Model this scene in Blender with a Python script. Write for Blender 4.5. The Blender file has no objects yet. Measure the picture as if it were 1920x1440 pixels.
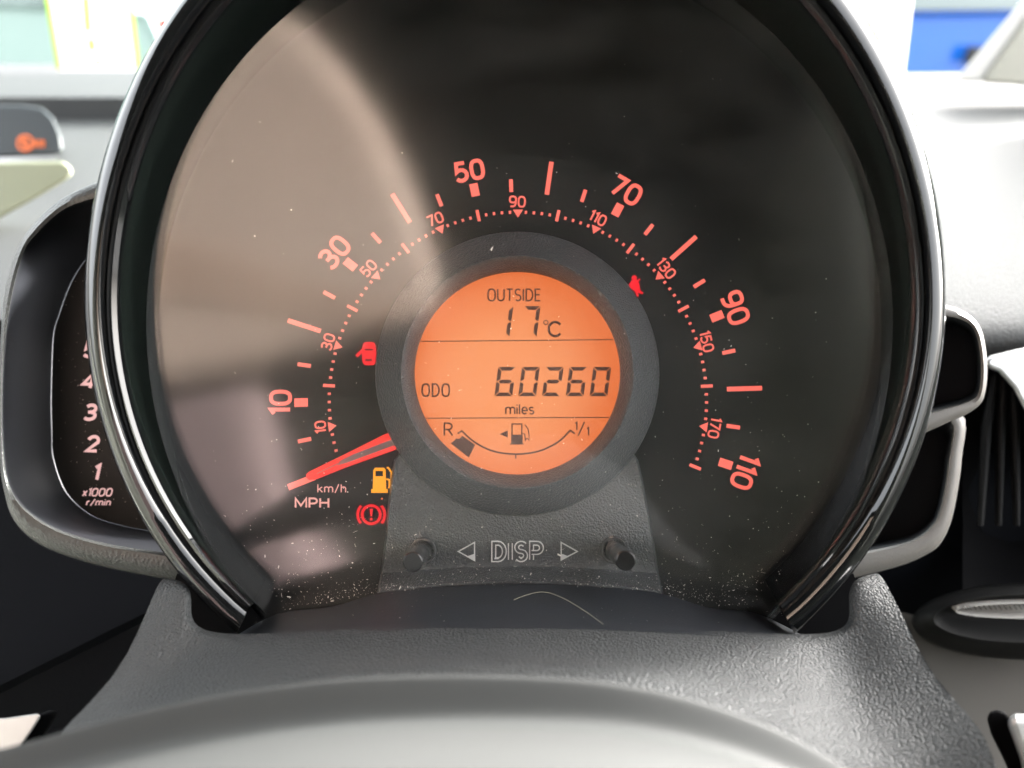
import bpy, bmesh, math, random
from mathutils import Vector, Matrix
R = math.radians
random.seed(7)
scene = bpy.context.scene
COL = scene.collection

# ------------------------------------------------------------------ camera, sky, sun, exposure
PITCH = 28.0                     # the camera looks down at the instruments
D = 200.0                        # mm from the camera to the dial
F = 1386.7                       # focal length in photograph pixels (26 mm on a 36 mm wide frame)
VROT = Matrix.Rotation(R(90 - PITCH), 4, 'X')      # cluster frame (x right, y up, z to the driver) -> world
MM = 0.001
EXPO = 4.2
cam = bpy.data.cameras.new('camera')
cam.lens = 26.0; cam.sensor_width = 36.0; cam.sensor_fit = 'HORIZONTAL'
cam.clip_start = 0.005; cam.clip_end = 2000
cam.dof.use_dof = True; cam.dof.focus_distance = 0.186; cam.dof.aperture_fstop = 9.0
camo = bpy.data.objects.new('camera', cam); COL.objects.link(camo)
camo.matrix_world = Matrix.Translation(VROT @ Vector((0, 0, D * MM))) @ VROT
scene.camera = camo

SUN_EL, SUN_AZ = 13.0, 60.0      # ahead of the car and a little to the right
world = bpy.data.worlds.new('World'); scene.world = world; world.use_nodes = True
wn = world.node_tree.nodes; wl = world.node_tree.links
sky = wn.new('ShaderNodeTexSky'); sky.sky_type = 'NISHITA'; sky.sun_disc = False
sky.sun_elevation = R(SUN_EL); sky.sun_rotation = R(SUN_AZ)
sky.air_density = 1.0; sky.dust_density = 6.0; sky.ozone_density = 1.0
hs = wn.new('ShaderNodeHueSaturation'); hs.inputs['Saturation'].default_value = 0.18
wl.new(sky.outputs[0], hs.inputs['Color'])
bg = wn['Background']; bg.inputs[1].default_value = 0.15
wl.new(hs.outputs[0], bg.inputs[0])
sun = bpy.data.lights.new('sun', 'SUN'); sun.energy = 2.2; sun.angle = R(7); sun.color = (1, 0.97, 0.93)
suno = bpy.data.objects.new('sun', sun); COL.objects.link(suno)
sd = Vector((math.sin(R(SUN_AZ)) * math.cos(R(SUN_EL)), math.cos(R(SUN_AZ)) * math.cos(R(SUN_EL)), math.sin(R(SUN_EL))))
suno.rotation_euler = sd.to_track_quat('Z', 'Y').to_euler(); suno.location = sd * 5
scene.view_settings.view_transform = 'Standard'; scene.view_settings.look = 'None'
scene.view_settings.exposure = EXPO; scene.view_settings.gamma = 1.0
scene.render.engine = 'CYCLES'
scene.cycles.use_denoising = True
scene.cycles.max_bounces = 10; scene.cycles.transparent_max_bounces = 16
scene.cycles.sample_clamp_indirect = 8.0
scene.cycles.caustics_reflective = False; scene.cycles.caustics_refractive = False

# ------------------------------------------------------------------ frames and measuring
TILT = 5.5
N = Vector((0, math.sin(R(TILT)), math.cos(R(TILT))))
E1 = Vector((1, 0, 0)); E2 = Vector((0, math.cos(R(TILT)), -math.sin(R(TILT))))
EYE = Vector((0, 0, D))
UP = Vector((0, math.cos(R(PITCH)), math.sin(R(PITCH))))
def ray(x, y): return Vector(((x - 960) / F, (720 - y) / F, -1.0))
def zp(x, y, z): return EYE + ray(x, y) * (D - z)                 # at depth z
O = zp(971, 742, 0)
def dp(x, y, h):                                                   # on the plane h mm above the dial face
    r = ray(x, y); t = (N.dot(O) + h - N.dot(EYE)) / N.dot(r); return EYE + r * t
def pol(r, a, h): return O + E1 * (r * math.cos(R(a))) + E2 * (r * math.sin(R(a))) + N * h
LT = -4.0
LN = Vector((0, math.sin(R(LT)), math.cos(R(LT)))); LO = Vector((0, -45, 21.5))
def lp(x, y, h=0.0):                                               # on the clear lens
    r = ray(x, y); t = (LN.dot(LO) + h - LN.dot(EYE)) / LN.dot(r); return EYE + r * t
def gp(x, y, H):                                                   # on the level plane H mm above the eye
    r = ray(x, y); return EYE + r * (H / r.dot(UP))
def mirror(x, y, z):                                               # where a view ray goes after the lens
    p = lp(x, y); r = ray(x, y); q = r - 2 * r.dot(LN) * LN; return p + q * ((z - p.z) / q.z)
def lerp(a, b, t): return a + (b - a) * t
def catmull(pts, n=6, closed=False):
    out = []; m = len(pts)
    for i in range(m if closed else m - 1):
        g = lambda k: Vector(pts[k % m]) if closed else Vector(pts[min(max(k, 0), m - 1)])
        p0, p1, p2, p3 = g(i - 1), g(i), g(i + 1), g(i + 2)
        for k in range(n):
            t = k / n
            out.append(0.5 * ((2 * p1) + (p2 - p0) * t + (2 * p0 - 5 * p1 + 4 * p2 - p3) * t * t + (3 * p1 - p0 - 3 * p2 + p3) * t ** 3))
    if not closed: out.append(Vector(pts[-1]))
    return out

# ------------------------------------------------------------------ materials
def mat(name, base, rough=0.5, bump=None, metal=0.0, coat=0.0, spec=0.5, vary=0.0, trans=None, emit=None):
    m = bpy.data.materials.new(name); m.use_nodes = True
    nt = m.node_tree; b = nt.nodes['Principled BSDF']
    b.inputs['Base Color'].default_value = (*base, 1); b.inputs['Roughness'].default_value = rough
    b.inputs['Metallic'].default_value = metal; b.inputs['Specular IOR Level'].default_value = spec
    b.inputs['Coat Weight'].default_value = coat; b.inputs['Coat Roughness'].default_value = 0.04
    tc = nt.nodes.new('ShaderNodeTexCoord')
    if bump:
        sc, dist, kind = bump
        if kind == 'leather':
            mp = nt.nodes.new('ShaderNodeMapping'); nt.links.new(tc.outputs['Object'], mp.inputs[0])
            nz = nt.nodes.new('ShaderNodeTexNoise'); nz.inputs['Scale'].default_value = sc * 0.7; nz.inputs['Detail'].default_value = 3
            nt.links.new(mp.outputs[0], nz.inputs['Vector'])
            mx = nt.nodes.new('ShaderNodeMix'); mx.data_type = 'VECTOR'; mx.inputs[0].default_value = 0.0006
            ad = nt.nodes.new('ShaderNodeVectorMath'); ad.operation = 'MULTIPLY_ADD'
            nt.links.new(nz.outputs['Color'], ad.inputs[0]); ad.inputs[1].default_value = (0.5 / sc,) * 3
            nt.links.new(mp.outputs[0], ad.inputs[2])
            v = nt.nodes.new('ShaderNodeTexVoronoi'); v.feature = 'SMOOTH_F1'; v.inputs['Scale'].default_value = sc
            v.inputs['Smoothness'].default_value = 0.5
            nt.links.new(ad.outputs[0], v.inputs['Vector']); src = v.outputs['Distance']
            inv = nt.nodes.new('ShaderNodeMath'); inv.operation = 'SUBTRACT'; inv.inputs[0].default_value = 1
            nt.links.new(src, inv.inputs[1]); src = inv.outputs[0]
        else:
            nz = nt.nodes.new('ShaderNodeTexNoise'); nz.inputs['Scale'].default_value = sc; nz.inputs['Detail'].default_value = 2
            nt.links.new(tc.outputs['Object'], nz.inputs['Vector']); src = nz.outputs['Fac']
        bp = nt.nodes.new('ShaderNodeBump'); bp.inputs['Strength'].default_value = 1.0; bp.inputs['Distance'].default_value = dist
        nt.links.new(src, bp.inputs['Height']); nt.links.new(bp.outputs[0], b.inputs['Normal'])
    if vary:
        nz = nt.nodes.new('ShaderNodeTexNoise'); nz.inputs['Scale'].default_value = 25; nz.inputs['Detail'].default_value = 6
        nt.links.new(tc.outputs['Object'], nz.inputs['Vector'])
        mr = nt.nodes.new('ShaderNodeMapRange'); mr.inputs['To Min'].default_value = rough - vary; mr.inputs['To Max'].default_value = rough + vary
        mr.inputs['From Min'].default_value = 0.3; mr.inputs['From Max'].default_value = 0.7
        nt.links.new(nz.outputs['Fac'], mr.inputs['Value']); nt.links.new(mr.outputs[0], b.inputs['Roughness'])
    if emit:
        b.inputs['Emission Color'].default_value = (*emit, 1); b.inputs['Emission Strength'].default_value = 1 / 2 ** EXPO
    if trans:
        t = nt.nodes.new('ShaderNodeBsdfTranslucent'); t.inputs[0].default_value = (*trans, 1)
        mx = nt.nodes.new('ShaderNodeMixShader'); mx.inputs[0].default_value = 0.6
        nt.links.new(b.outputs[0], mx.inputs[1]); nt.links.new(t.outputs[0], mx.inputs[2])
        nt.links.new(mx.outputs[0], nt.nodes['Material Output'].inputs[0])
    return m
def glass(name, ior, rough, tint=(1, 1, 1)):
    m = bpy.data.materials.new(name); m.use_nodes = True; nt = m.node_tree
    nt.nodes.remove(nt.nodes['Principled BSDF'])
    fr = nt.nodes.new('ShaderNodeFresnel'); ge = nt.nodes.new('ShaderNodeNewGeometry')
    mi = nt.nodes.new('ShaderNodeMapRange'); mi.inputs['To Min'].default_value = ior; mi.inputs['To Max'].default_value = 1 / ior
    nt.links.new(ge.outputs['Backfacing'], mi.inputs['Value']); nt.links.new(mi.outputs[0], fr.inputs['IOR'])   # both faces of the sheet reflect alike
    t = nt.nodes.new('ShaderNodeBsdfTransparent'); t.inputs[0].default_value = (*tint, 1)
    g = nt.nodes.new('ShaderNodeBsdfGlossy'); g.inputs['Roughness'].default_value = rough
    mx = nt.nodes.new('ShaderNodeMixShader')
    nt.links.new(fr.outputs[0], mx.inputs[0]); nt.links.new(t.outputs[0], mx.inputs[1]); nt.links.new(g.outputs[0], mx.inputs[2])
    nt.links.new(mx.outputs[0], nt.nodes['Material Output'].inputs[0])
    return m
def display_mat():
    # back-lit amber panel: guide falloff and bezel shadow painted into the emission towards its rim
    m = mat('amber_display', (0.10, 0.04, 0.015), 0.35, emit=(0.93, 0.29, 0.105)); nt = m.node_tree
    tc = nt.nodes.new('ShaderNodeTexCoord'); sb = nt.nodes.new('ShaderNodeVectorMath'); sb.operation = 'DISTANCE'
    nt.links.new(tc.outputs['Object'], sb.inputs[0]); sb.inputs[1].default_value = (-0.002, 0.004, 0.0065)
    nz = nt.nodes.new('ShaderNodeTexNoise'); nz.inputs['Scale'].default_value = 60; nt.links.new(tc.outputs['Object'], nz.inputs['Vector'])
    ad = nt.nodes.new('ShaderNodeMath'); ad.operation = 'MULTIPLY_ADD'; nt.links.new(nz.outputs['Fac'], ad.inputs[0]); ad.inputs[1].default_value = 0.004
    nt.links.new(sb.outputs['Value'], ad.inputs[2])
    mr = nt.nodes.new('ShaderNodeMapRange'); mr.interpolation_type = 'SMOOTHSTEP'; mr.inputs['From Min'].default_value = 0.012; mr.inputs['From Max'].default_value = 0.033
    nt.links.new(ad.outputs[0], mr.inputs['Value'])
    mx = nt.nodes.new('ShaderNodeMix'); mx.data_type = 'RGBA'; mx.inputs[6].default_value = (0.90, 0.305, 0.12, 1); mx.inputs[7].default_value = (0.80, 0.165, 0.042, 1)
    nt.links.new(mr.outputs[0], mx.inputs[0]); nt.links.new(mx.outputs[2], nt.nodes['Principled BSDF'].inputs['Emission Color'])
    return m
def lens_mat():
    # clear plastic with a thin uneven film of dust and wiping smears
    m = glass('clear_lens', 1.54, 0.11); nt = m.node_tree
    out = nt.nodes['Material Output']; src = out.inputs[0].links[0].from_socket
    tc = nt.nodes.new('ShaderNodeTexCoord'); mp = nt.nodes.new('ShaderNodeMapping'); mp.inputs['Scale'].default_value = (1, 2.2, 1); mp.inputs['Rotation'].default_value = (0, 0, 0.6)
    nt.links.new(tc.outputs['Object'], mp.inputs[0])
    nz = nt.nodes.new('ShaderNodeTexNoise'); nz.inputs['Scale'].default_value = 30; nz.inputs['Detail'].default_value = 9; nz.inputs['Roughness'].default_value = 0.62
    nt.links.new(mp.outputs[0], nz.inputs['Vector'])
    mr = nt.nodes.new('ShaderNodeMapRange'); mr.inputs['From Min'].default_value = 0.42; mr.inputs['From Max'].default_value = 0.8
    mr.inputs['To Min'].default_value = 0.001; mr.inputs['To Max'].default_value = 0.012; nt.links.new(nz.outputs['Fac'], mr.inputs['Value'])
    df = nt.nodes.new('ShaderNodeBsdfDiffuse'); df.inputs[0].default_value = (0.6, 0.58, 0.55, 1)
    mx = nt.nodes.new('ShaderNodeMixShader'); nt.links.new(mr.outputs[0], mx.inputs[0]); nt.links.new(src, mx.inputs[1]); nt.links.new(df.outputs[0], mx.inputs[2])
    nt.links.new(mx.outputs[0], out.inputs[0]); return m
M = dict(
    piano=mat('piano_black', (0.005, 0.0055, 0.006), 0.07, spec=0.55),
    tunnel=mat('satin_black', (0.009, 0.013, 0.011), 0.16, spec=0.6),
    dial=mat('dial_black', (0.006, 0.006, 0.006), 0.55, spec=0.3),
    dialback=mat('dial_surround_black', (0.006, 0.006, 0.006), 0.4, spec=0.3),
    bezel=mat('grained_charcoal_plastic', (0.066, 0.071, 0.073), 0.38, bump=(2000, 0.00026, 'leather')),
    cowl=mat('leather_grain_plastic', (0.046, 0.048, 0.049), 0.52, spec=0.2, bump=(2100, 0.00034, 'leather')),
    cowlsm=mat('smooth_grey_plastic', (0.041, 0.0425, 0.042), 0.66, spec=0.12, bump=(2600, 0.00004, 'noise')),
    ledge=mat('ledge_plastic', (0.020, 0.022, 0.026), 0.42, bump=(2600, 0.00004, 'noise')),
    dash=mat('dashboard_plastic', (0.052, 0.054, 0.055), 0.64, spec=0.2, bump=(1100, 0.00022, 'leather')),
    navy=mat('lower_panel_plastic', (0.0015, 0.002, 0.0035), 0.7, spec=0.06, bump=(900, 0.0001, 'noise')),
    podsilver=mat('pod_frame_metallic', (0.115, 0.108, 0.10), 0.5, metal=0.0, bump=(1800, 0.00005, 'noise')),
    podrim=mat('pod_rim_plastic', (0.034, 0.036, 0.035), 0.42, bump=(1300, 0.00015, 'leather')),
    bowl=mat('pod_bowl_plastic', (0.012, 0.013, 0.016), 0.42, vary=0.08),
    button=mat('button_plastic', (0.012, 0.012, 0.012), 0.10, coat=1.0),
    grey=mat('warm_grey_plastic', (0.075, 0.070, 0.063), 0.7, spec=0.2),
    pale=mat('pale_trim', (0.42, 0.41, 0.39), 0.45),
    silver=mat('silver_trim', (0.42, 0.42, 0.42), 0.3, metal=0.6),
    lime=mat('lime_reflection_trim', (0.21, 0.225, 0.15), 0.45),  # green base colour paints the lime cards' reflection on the trim
    black=mat('flat_black', (0.002, 0.002, 0.0025), 0.8, spec=0.06),
    lcd=display_mat(),
    ink=mat('display_ink', (0.045, 0.022, 0.014), 0.5, emit=(0.050, 0.018, 0.012)),
    coral=mat('coral_print', (0.4, 0.1, 0.08), 0.5, emit=(0.92, 0.125, 0.090)),
    pink=mat('pink_print', (0.5, 0.25, 0.22), 0.5, emit=(0.50, 0.22, 0.20)),
    tachpink=mat('pale_pink_print', (0.6, 0.4, 0.4), 0.5, emit=(0.60, 0.36, 0.36)),
    red=mat('red_lamp', (0.05, 0, 0), 0.5, emit=(1.05, 0.0, 0.014)),
    needle=mat('needle_red', (0.10, 0.004, 0.002), 0.4, emit=(1.1, 0.008, 0.002)),
    needlecore=mat('needle_core', (0.06, 0.05, 0.055), 0.3, emit=(0.03, 0.012, 0.012)),
    amber=mat('amber_lamp', (0.4, 0.2, 0), 0.5, emit=(1.0, 0.34, 0.0)),
    orange=mat('orange_indicator', (0.4, 0.1, 0.02), 0.5, emit=(0.75, 0.12, 0.03)),
    dust=mat('dust', (0.55, 0.52, 0.48), 0.9),
    fibre=mat('fibre', (0.24, 0.23, 0.18), 0.7),
    paper=mat('white_paper', (0.8, 0.8, 0.78), 0.8, trans=(0.8, 0.8, 0.78)),
    limeedge=mat('lime_ink', (0.42, 0.72, 0.04), 0.8, trans=(0.42, 0.75, 0.04)),
    yellow=mat('yellow_ink', (0.6, 0.58, 0.05), 0.8, trans=(0.6, 0.58, 0.05)),
    reflector=mat('tan_reflector', (0.51, 0.395, 0.325), 0.9, bump=(300, 0.0003, 'noise')),
    reflector_low=mat('mauve_reflector', (0.24, 0.175, 0.175), 0.9),
    cabin=mat('grey_headlining', (0.24, 0.25, 0.22), 0.9),
    roofm=mat('grey_headlining', (0.032, 0.038, 0.031), 0.9),  # darkened so the unseen roof stays faint in the lens
    pillar=mat('beige_pillar_trim', (0.24, 0.235, 0.20), 0.7),
    asphalt=mat('asphalt', (0.12, 0.12, 0.12), 0.9),
    carblue=mat('blue_car_paint', (0.01, 0.10, 0.42), 0.25, coat=1.0),
    carred=mat('red_car_paint', (0.42, 0.02, 0.02), 0.3, coat=1.0),
    cargreen=mat('grey_green_car_paint', (0.25, 0.34, 0.31), 0.3, coat=1.0),
    carwhite=mat('white_car_paint', (0.8, 0.8, 0.8), 0.3, coat=1.0),
    carglass=mat('car_window', (0.08, 0.11, 0.10), 0.1, coat=1.0),
    tyre=mat('tyre_rubber', (0.02, 0.02, 0.02), 0.8),
    rim=mat('wheel_rim', (0.5, 0.5, 0.5), 0.3, metal=0.9),
    lamp=mat('tail_lamp', (0.5, 0.01, 0.01), 0.2),
    lens=lens_mat(),
    pane=glass('windscreen_glass', 1.45, 0.0, (0.96, 0.98, 0.97)),
)

# ------------------------------------------------------------------ mesh helpers
class MB:
    def __init__(s): s.v = []; s.f = []
    def grid(s, rows, closed=False):
        b = len(s.v); n = len(rows[0])
        for r in rows: s.v += [Vector(p) for p in r]
        for i in range(len(rows) - 1):
            for j in range(n if closed else n - 1):
                k = (j + 1) % n
                s.f.append((b + i * n + j, b + i * n + k, b + (i + 1) * n + k, b + (i + 1) * n + j))
        return s
    def poly(s, pts):
        b = len(s.v); s.v += [Vector(p) for p in pts]; s.f.append(tuple(range(b, b + len(pts)))); return s
    def prism(s, pts2, fn, h0, h1, back=False):
        lo = [fn(p[0], p[1], h0) for p in pts2]; hi = [fn(p[0], p[1], h1) for p in pts2]
        s.poly(hi); s.grid([lo, hi], closed=True)
        if back: s.poly(list(reversed(lo)))
        return s
    def ribbon(s, pts, w, fn, h0, h1, closed=False):
        P = []
        for p in pts:
            q = Vector((p[0], p[1]))
            if not P or (q - P[-1]).length > 1e-3: P.append(q)
        if closed and (P[0] - P[-1]).length < 1e-3: P.pop()
        n = len(P); L = []; Q = []
        for i in range(n):
            a = P[(i - 1) % n] if (closed or i > 0) else None
            c = P[(i + 1) % n] if (closed or i < n - 1) else None
            d1 = (P[i] - a).normalized() if a is not None and (P[i] - a).length > 1e-6 else None
            d2 = (c - P[i]).normalized() if c is not None and (c - P[i]).length > 1e-6 else None
            if d1 is None: d1 = d2
            if d2 is None: d2 = d1
            t = d1 + d2
            t = d1 if t.length < 1e-3 else t.normalized()
            nm = Vector((-t.y, t.x)); c_ = max(0.45, nm.dot(Vector((-d1.y, d1.x))))
            o = nm * (w / 2 / c_); L.append(P[i] + o); Q.append(P[i] - o)
        lh = [fn(p.x, p.y, h1) for p in L]; qh = [fn(p.x, p.y, h1) for p in Q]
        s.grid([lh, qh] if not closed else [lh, qh], closed)
        s.grid([[fn(p.x, p.y, h0) for p in L], lh], closed); s.grid([qh, [fn(p.x, p.y, h0) for p in Q]], closed)
        return s
    def tube(s, pts, rad, n=8):
        rows = []; P = [Vector(p) for p in pts]
        for i, p in enumerate(P):
            t = (P[min(i + 1, len(P) - 1)] - P[max(i - 1, 0)]).normalized()
            a = t.orthogonal().normalized() if i == 0 else (a - t * a.dot(t)).normalized()
            b = t.cross(a); r = rad[i] if isinstance(rad, (list, tuple)) else rad
            rows.append([p + (a * math.cos(2 * math.pi * k / n) + b * math.sin(2 * math.pi * k / n)) * r for k in range(n)])
        s.grid(rows, True); s.poly(rows[0]); s.poly(list(reversed(rows[-1]))); return s
    def box(s, a, b):
        (x0, y0, z0), (x1, y1, z1) = a, b
        p = [(x0, y0, z0), (x1, y0, z0), (x1, y1, z0), (x0, y1, z0), (x0, y0, z1), (x1, y0, z1), (x1, y1, z1), (x0, y1, z1)]
        k = len(s.v); s.v += [Vector(q) for q in p]
        for f in ((3, 2, 1, 0), (4, 5, 6, 7), (0, 1, 5, 4), (1, 2, 6, 5), (2, 3, 7, 6), (3, 0, 4, 7)): s.f.append(tuple(k + i for i in f))
        return s
ORG = {}
def thing(name, label, cat, org, group=None, world_frame=False):
    o = bpy.data.objects.new(name, None); COL.objects.link(o); o.empty_display_size = 0.02
    org = Vector(org); ORG[o] = org
    o.matrix_world = (Matrix.Identity(4) if world_frame else VROT) @ Matrix.Translation(org * MM)
    if label: o['label'] = label
    if cat: o['category'] = cat
    if group: o['group'] = group
    return o
def obj(name, mb, m, parent=None, smooth=None, label=None, cat=None, kind=None, group=None, world_frame=False, sub=0, bevel=0):
    me = bpy.data.meshes.new(name)
    if parent is not None: org = ORG[parent]
    else:
        org = sum((p for p in mb.v), Vector()) / len(mb.v)
    me.from_pydata([tuple((p - org) * MM) for p in mb.v], [], mb.f)
    bm = bmesh.new(); bm.from_mesh(me)
    bmesh.ops.remove_doubles(bm, verts=bm.verts, dist=1e-7)
    bmesh.ops.recalc_face_normals(bm, faces=bm.faces); bm.to_mesh(me); bm.free()
    me.materials.append(m if not isinstance(m, str) else M[m])
    if smooth is not None:
        me.polygons.foreach_set('use_smooth', [True] * len(me.polygons)); me.set_sharp_from_angle(angle=R(smooth))
    o = bpy.data.objects.new(name, me); COL.objects.link(o)
    if parent is not None:
        o.parent = parent; ORG[o] = ORG[parent]
    else:
        o.matrix_world = (Matrix.Identity(4) if world_frame else VROT) @ Matrix.Translation(org * MM); ORG[o] = org
    if bevel:
        b = o.modifiers.new('bevel', 'BEVEL'); b.width = bevel * MM; b.segments = 3; b.limit_method = 'ANGLE'; b.angle_limit = R(35)
    if sub:
        s = o.modifiers.new('subdivision', 'SUBSURF'); s.levels = sub; s.render_levels = sub
    if label: o['label'] = label
    if cat: o['category'] = cat
    if kind: o['kind'] = kind
    if group: o['group'] = group
    return o

# ------------------------------------------------------------------ stroke lettering
def arc(cx, cy, rx, ry, a0, a1, n=10):
    return [(cx + rx * math.cos(R(lerp(a0, a1, i / n))), cy + ry * math.sin(R(lerp(a0, a1, i / n)))) for i in range(n + 1)]
def sup(x0, y0, x1, y1, e=2.7, n=32):
    cx, cy, rx, ry = (x0 + x1) / 2, (y0 + y1) / 2, (x1 - x0) / 2, (y1 - y0) / 2; out = []
    for i in range(n):
        t = 2 * math.pi * i / n; c, s_ = math.cos(t), math.sin(t)
        out.append((cx + rx * math.copysign(abs(c) ** (2 / e), c), cy + ry * math.copysign(abs(s_) ** (2 / e), s_)))
    return out
C = 'closed'
def glyph(ch):                                    # (width, [(points, closed)]) on a cap height of 1
    if ch in '0O': w = .64 if ch == '0' else .66; return w, [(sup(0, 0, w, 1), C)]
    if ch == '1': return .22, [([(0, .84), (.22, 1), (.22, 0)], 0)]
    if ch == '2': return .62, [(arc(.31, .70, .30, .30, 165, 0) + [(.60, .60), (0.02, 0), (.64, 0)], 0)]
    if ch == '3': return .62, [(arc(.29, .755, .29, .245, 150, -90), 0), (arc(.29, .255, .33, .255, 90, -150), 0), ([(.15, .51), (.30, .51)], 0)]
    if ch == '4': return .66, [([(.48, 0), (.48, 1), (0, .27), (.68, .27)], 0)]
    if ch == '5': return .60, [([(.55, 1), (.08, 1), (.04, .53)] + arc(.27, .31, .33, .31, 118, -145), 0)]
    if ch == '7': return .58, [([(0, 1), (.58, 1), (.20, 0)], 0)]
    if ch == '9': return .62, [(sup(0, .40, .62, 1), C), ([(.62, .72), (.61, .42)] + arc(.29, .36, .31, .36, -5, -90) + [(.08, 0)], 0)]
    if ch == 'U': return .58, [([(0, 1), (0, .3)] + arc(.29, .29, .29, .29, 180, 360) + [(.58, 1)], 0)]
    if ch == 'T': return .56, [([(0, 1), (.56, 1)], 0), ([(.28, 1), (.28, 0)], 0)]
    if ch == 'S': return .50, [(arc(.25, .75, .25, .25, 35, 250) + arc(.25, .25, .25, .25, 70, -145), 0)]
    if ch == 'I': return .02, [([(0, 0), (0, 1)], 0)]
    if ch == 'D': return .60, [([(0, 0), (0, 1), (.22, 1)] + arc(.24, .5, .36, .5, 90, -90) + [(.22, 0)], C)]
    if ch == 'E': return .46, [([(.46, 1), (0, 1), (0, 0), (.46, 0)], 0), ([(0, .52), (.42, .52)], 0)]
    if ch == 'R': return .56, [([(0, 0), (0, 1), (.28, 1)] + arc(.28, .74, .26, .26, 90, -90) + [(0, .48)], 0), ([(.28, .48), (.58, 0)], 0)]
    if ch == 'P': return .56, [([(0, 0), (0, 1), (.28, 1)] + arc(.30, .72, .26, .28, 90, -90) + [(0, .44)], 0)]
    if ch == 'M': return .80, [([(0, 0), (0, 1), (.4, .2), (.8, 1), (.8, 0)], 0)]
    if ch == 'H': return .62, [([(0, 0), (0, 1)], 0), ([(.62, 0), (.62, 1)], 0), ([(0, .52), (.62, .52)], 0)]
    if ch == 'C': return .62, [(arc(.36, .5, .36, .5, 48, 312, 16), 0)]
    if ch == '/': return .38, [([(0, -.08), (.38, 1.08)], 0)]
    if ch == 'm': return .80, [([(0, 0), (0, .72)], 0), ([(0, .5)] + arc(.2, .5, .2, .22, 180, 0) + [(.4, 0)], 0), ([(.4, .5)] + arc(.6, .5, .2, .22, 180, 0) + [(.8, 0)], 0)]
    if ch == 'n': return .44, [([(0, 0), (0, .72)], 0), ([(0, .48)] + arc(.22, .48, .22, .24, 180, 0) + [(.44, 0)], 0)]
    if ch == 'r': return .28, [([(0, 0), (0, .72)], 0), ([(0, .46)] + arc(.24, .46, .24, .26, 180, 80), 0)]
    if ch == 'i': return .02, [([(0, 0), (0, .70)], 0), ([(0, .90), (0, 1.02)], 0)]
    if ch == 'l': return .02, [([(0, 0), (0, 1.05)], 0)]
    if ch == 'e': return .46, [([(.02, .37), (.46, .37)] + arc(.23, .37, .23, .36, 0, 315, 14), 0)]
    if ch == 's': return .38, [(arc(.19, .54, .18, .18, 35, 250) + arc(.19, .18, .19, .18, 70, -145), 0)]
    if ch == 'k': return .44, [([(0, 0), (0, 1.05)], 0), ([(.42, .72), (.02, .32)], 0), ([(.14, .44), (.46, 0)], 0)]
    if ch == 'h': return .44, [([(0, 0), (0, 1.05)], 0), ([(0, .48)] + arc(.22, .48, .22, .24, 180, 0) + [(.44, 0)], 0)]
    if ch == 'x': return .42, [([(0, 0), (.42, .70)], 0), ([(0, .70), (.42, 0)], 0)]
    return .3, []
def text(mb, s, cx, cy, hgt, rot, wgt, fn, h0, h1, width=None, gap=.24, sx=1.0, slant=0.0):
    """lettering centred at pixel (cx, cy); hgt = cap height in photograph pixels, rot anticlockwise"""
    sc = hgt - wgt; x = 0; items = []
    for ch in s:
        w, st = glyph(ch); items.append((x, st)); x += w * sx + gap
    tot = x - gap
    if width: k = (width - wgt) / (tot * sc)
    else: k = 1
    c, s_ = math.cos(R(rot)), math.sin(R(rot))
    def tr(px, py):
        u = (px - tot / 2) * sc * k + slant * (py - .5) * sc; v = (py - .5) * sc
        return (cx + u * c - v * s_, cy - (u * s_ + v * c))
    for x0, st in items:
        for pts, cl in st:
            mb.ribbon([tr(x0 + p[0] * sx, p[1]) for p in pts], wgt, fn, h0, h1, closed=bool(cl))
    return mb
def disc(cx, cy, r, n=20): return [(cx + r * math.cos(2 * math.pi * i / n), cy + r * math.sin(2 * math.pi * i / n)) for i in range(n)]
def circ(cx, cy, r, ry=None, n=96): return [(cx + r * math.cos(2 * math.pi * i / n), cy - (ry or r) * math.sin(2 * math.pi * i / n)) for i in range(n)]

# ================================================================== SETTING: ground, unseen cabin with roof and openings set for the light
g = MB().poly([(-400e3, -400e3, -900), (400e3, -400e3, -900), (400e3, 400e3, -900), (-400e3, 400e3, -900)])
obj('ground', g, 'asphalt', kind='structure', world_frame=True)
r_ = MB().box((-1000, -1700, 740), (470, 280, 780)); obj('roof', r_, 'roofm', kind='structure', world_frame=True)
w = MB().box((-1000, -1740, -500), (470, -1700, 740)); obj('rear_wall', w, 'cabin', kind='structure', world_frame=True)
for s_, x0, x1 in ((1, 470, 500), (-1, -1030, -1000)):
    w = MB().box((x0, -1700, -600), (x1, 60, -20))
    w.box((x0, -1700, -20), (x1, -680 if s_ > 0 else -560, 740)); w.box((x0, -1700, 741), (x1, 240, 780))
    if s_ > 0: w.box((x0, 61, -600), (x1, 450, 110))  # unseen door extension added to keep the sun off the cowl
    obj('cabin_wall', w, 'cabin', kind='structure', world_frame=True)
fl = MB().box((-1000, -1700, -560), (470, 300, -520)); obj('cabin_floor', fl, 'cabin', kind='structure', world_frame=True)

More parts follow.
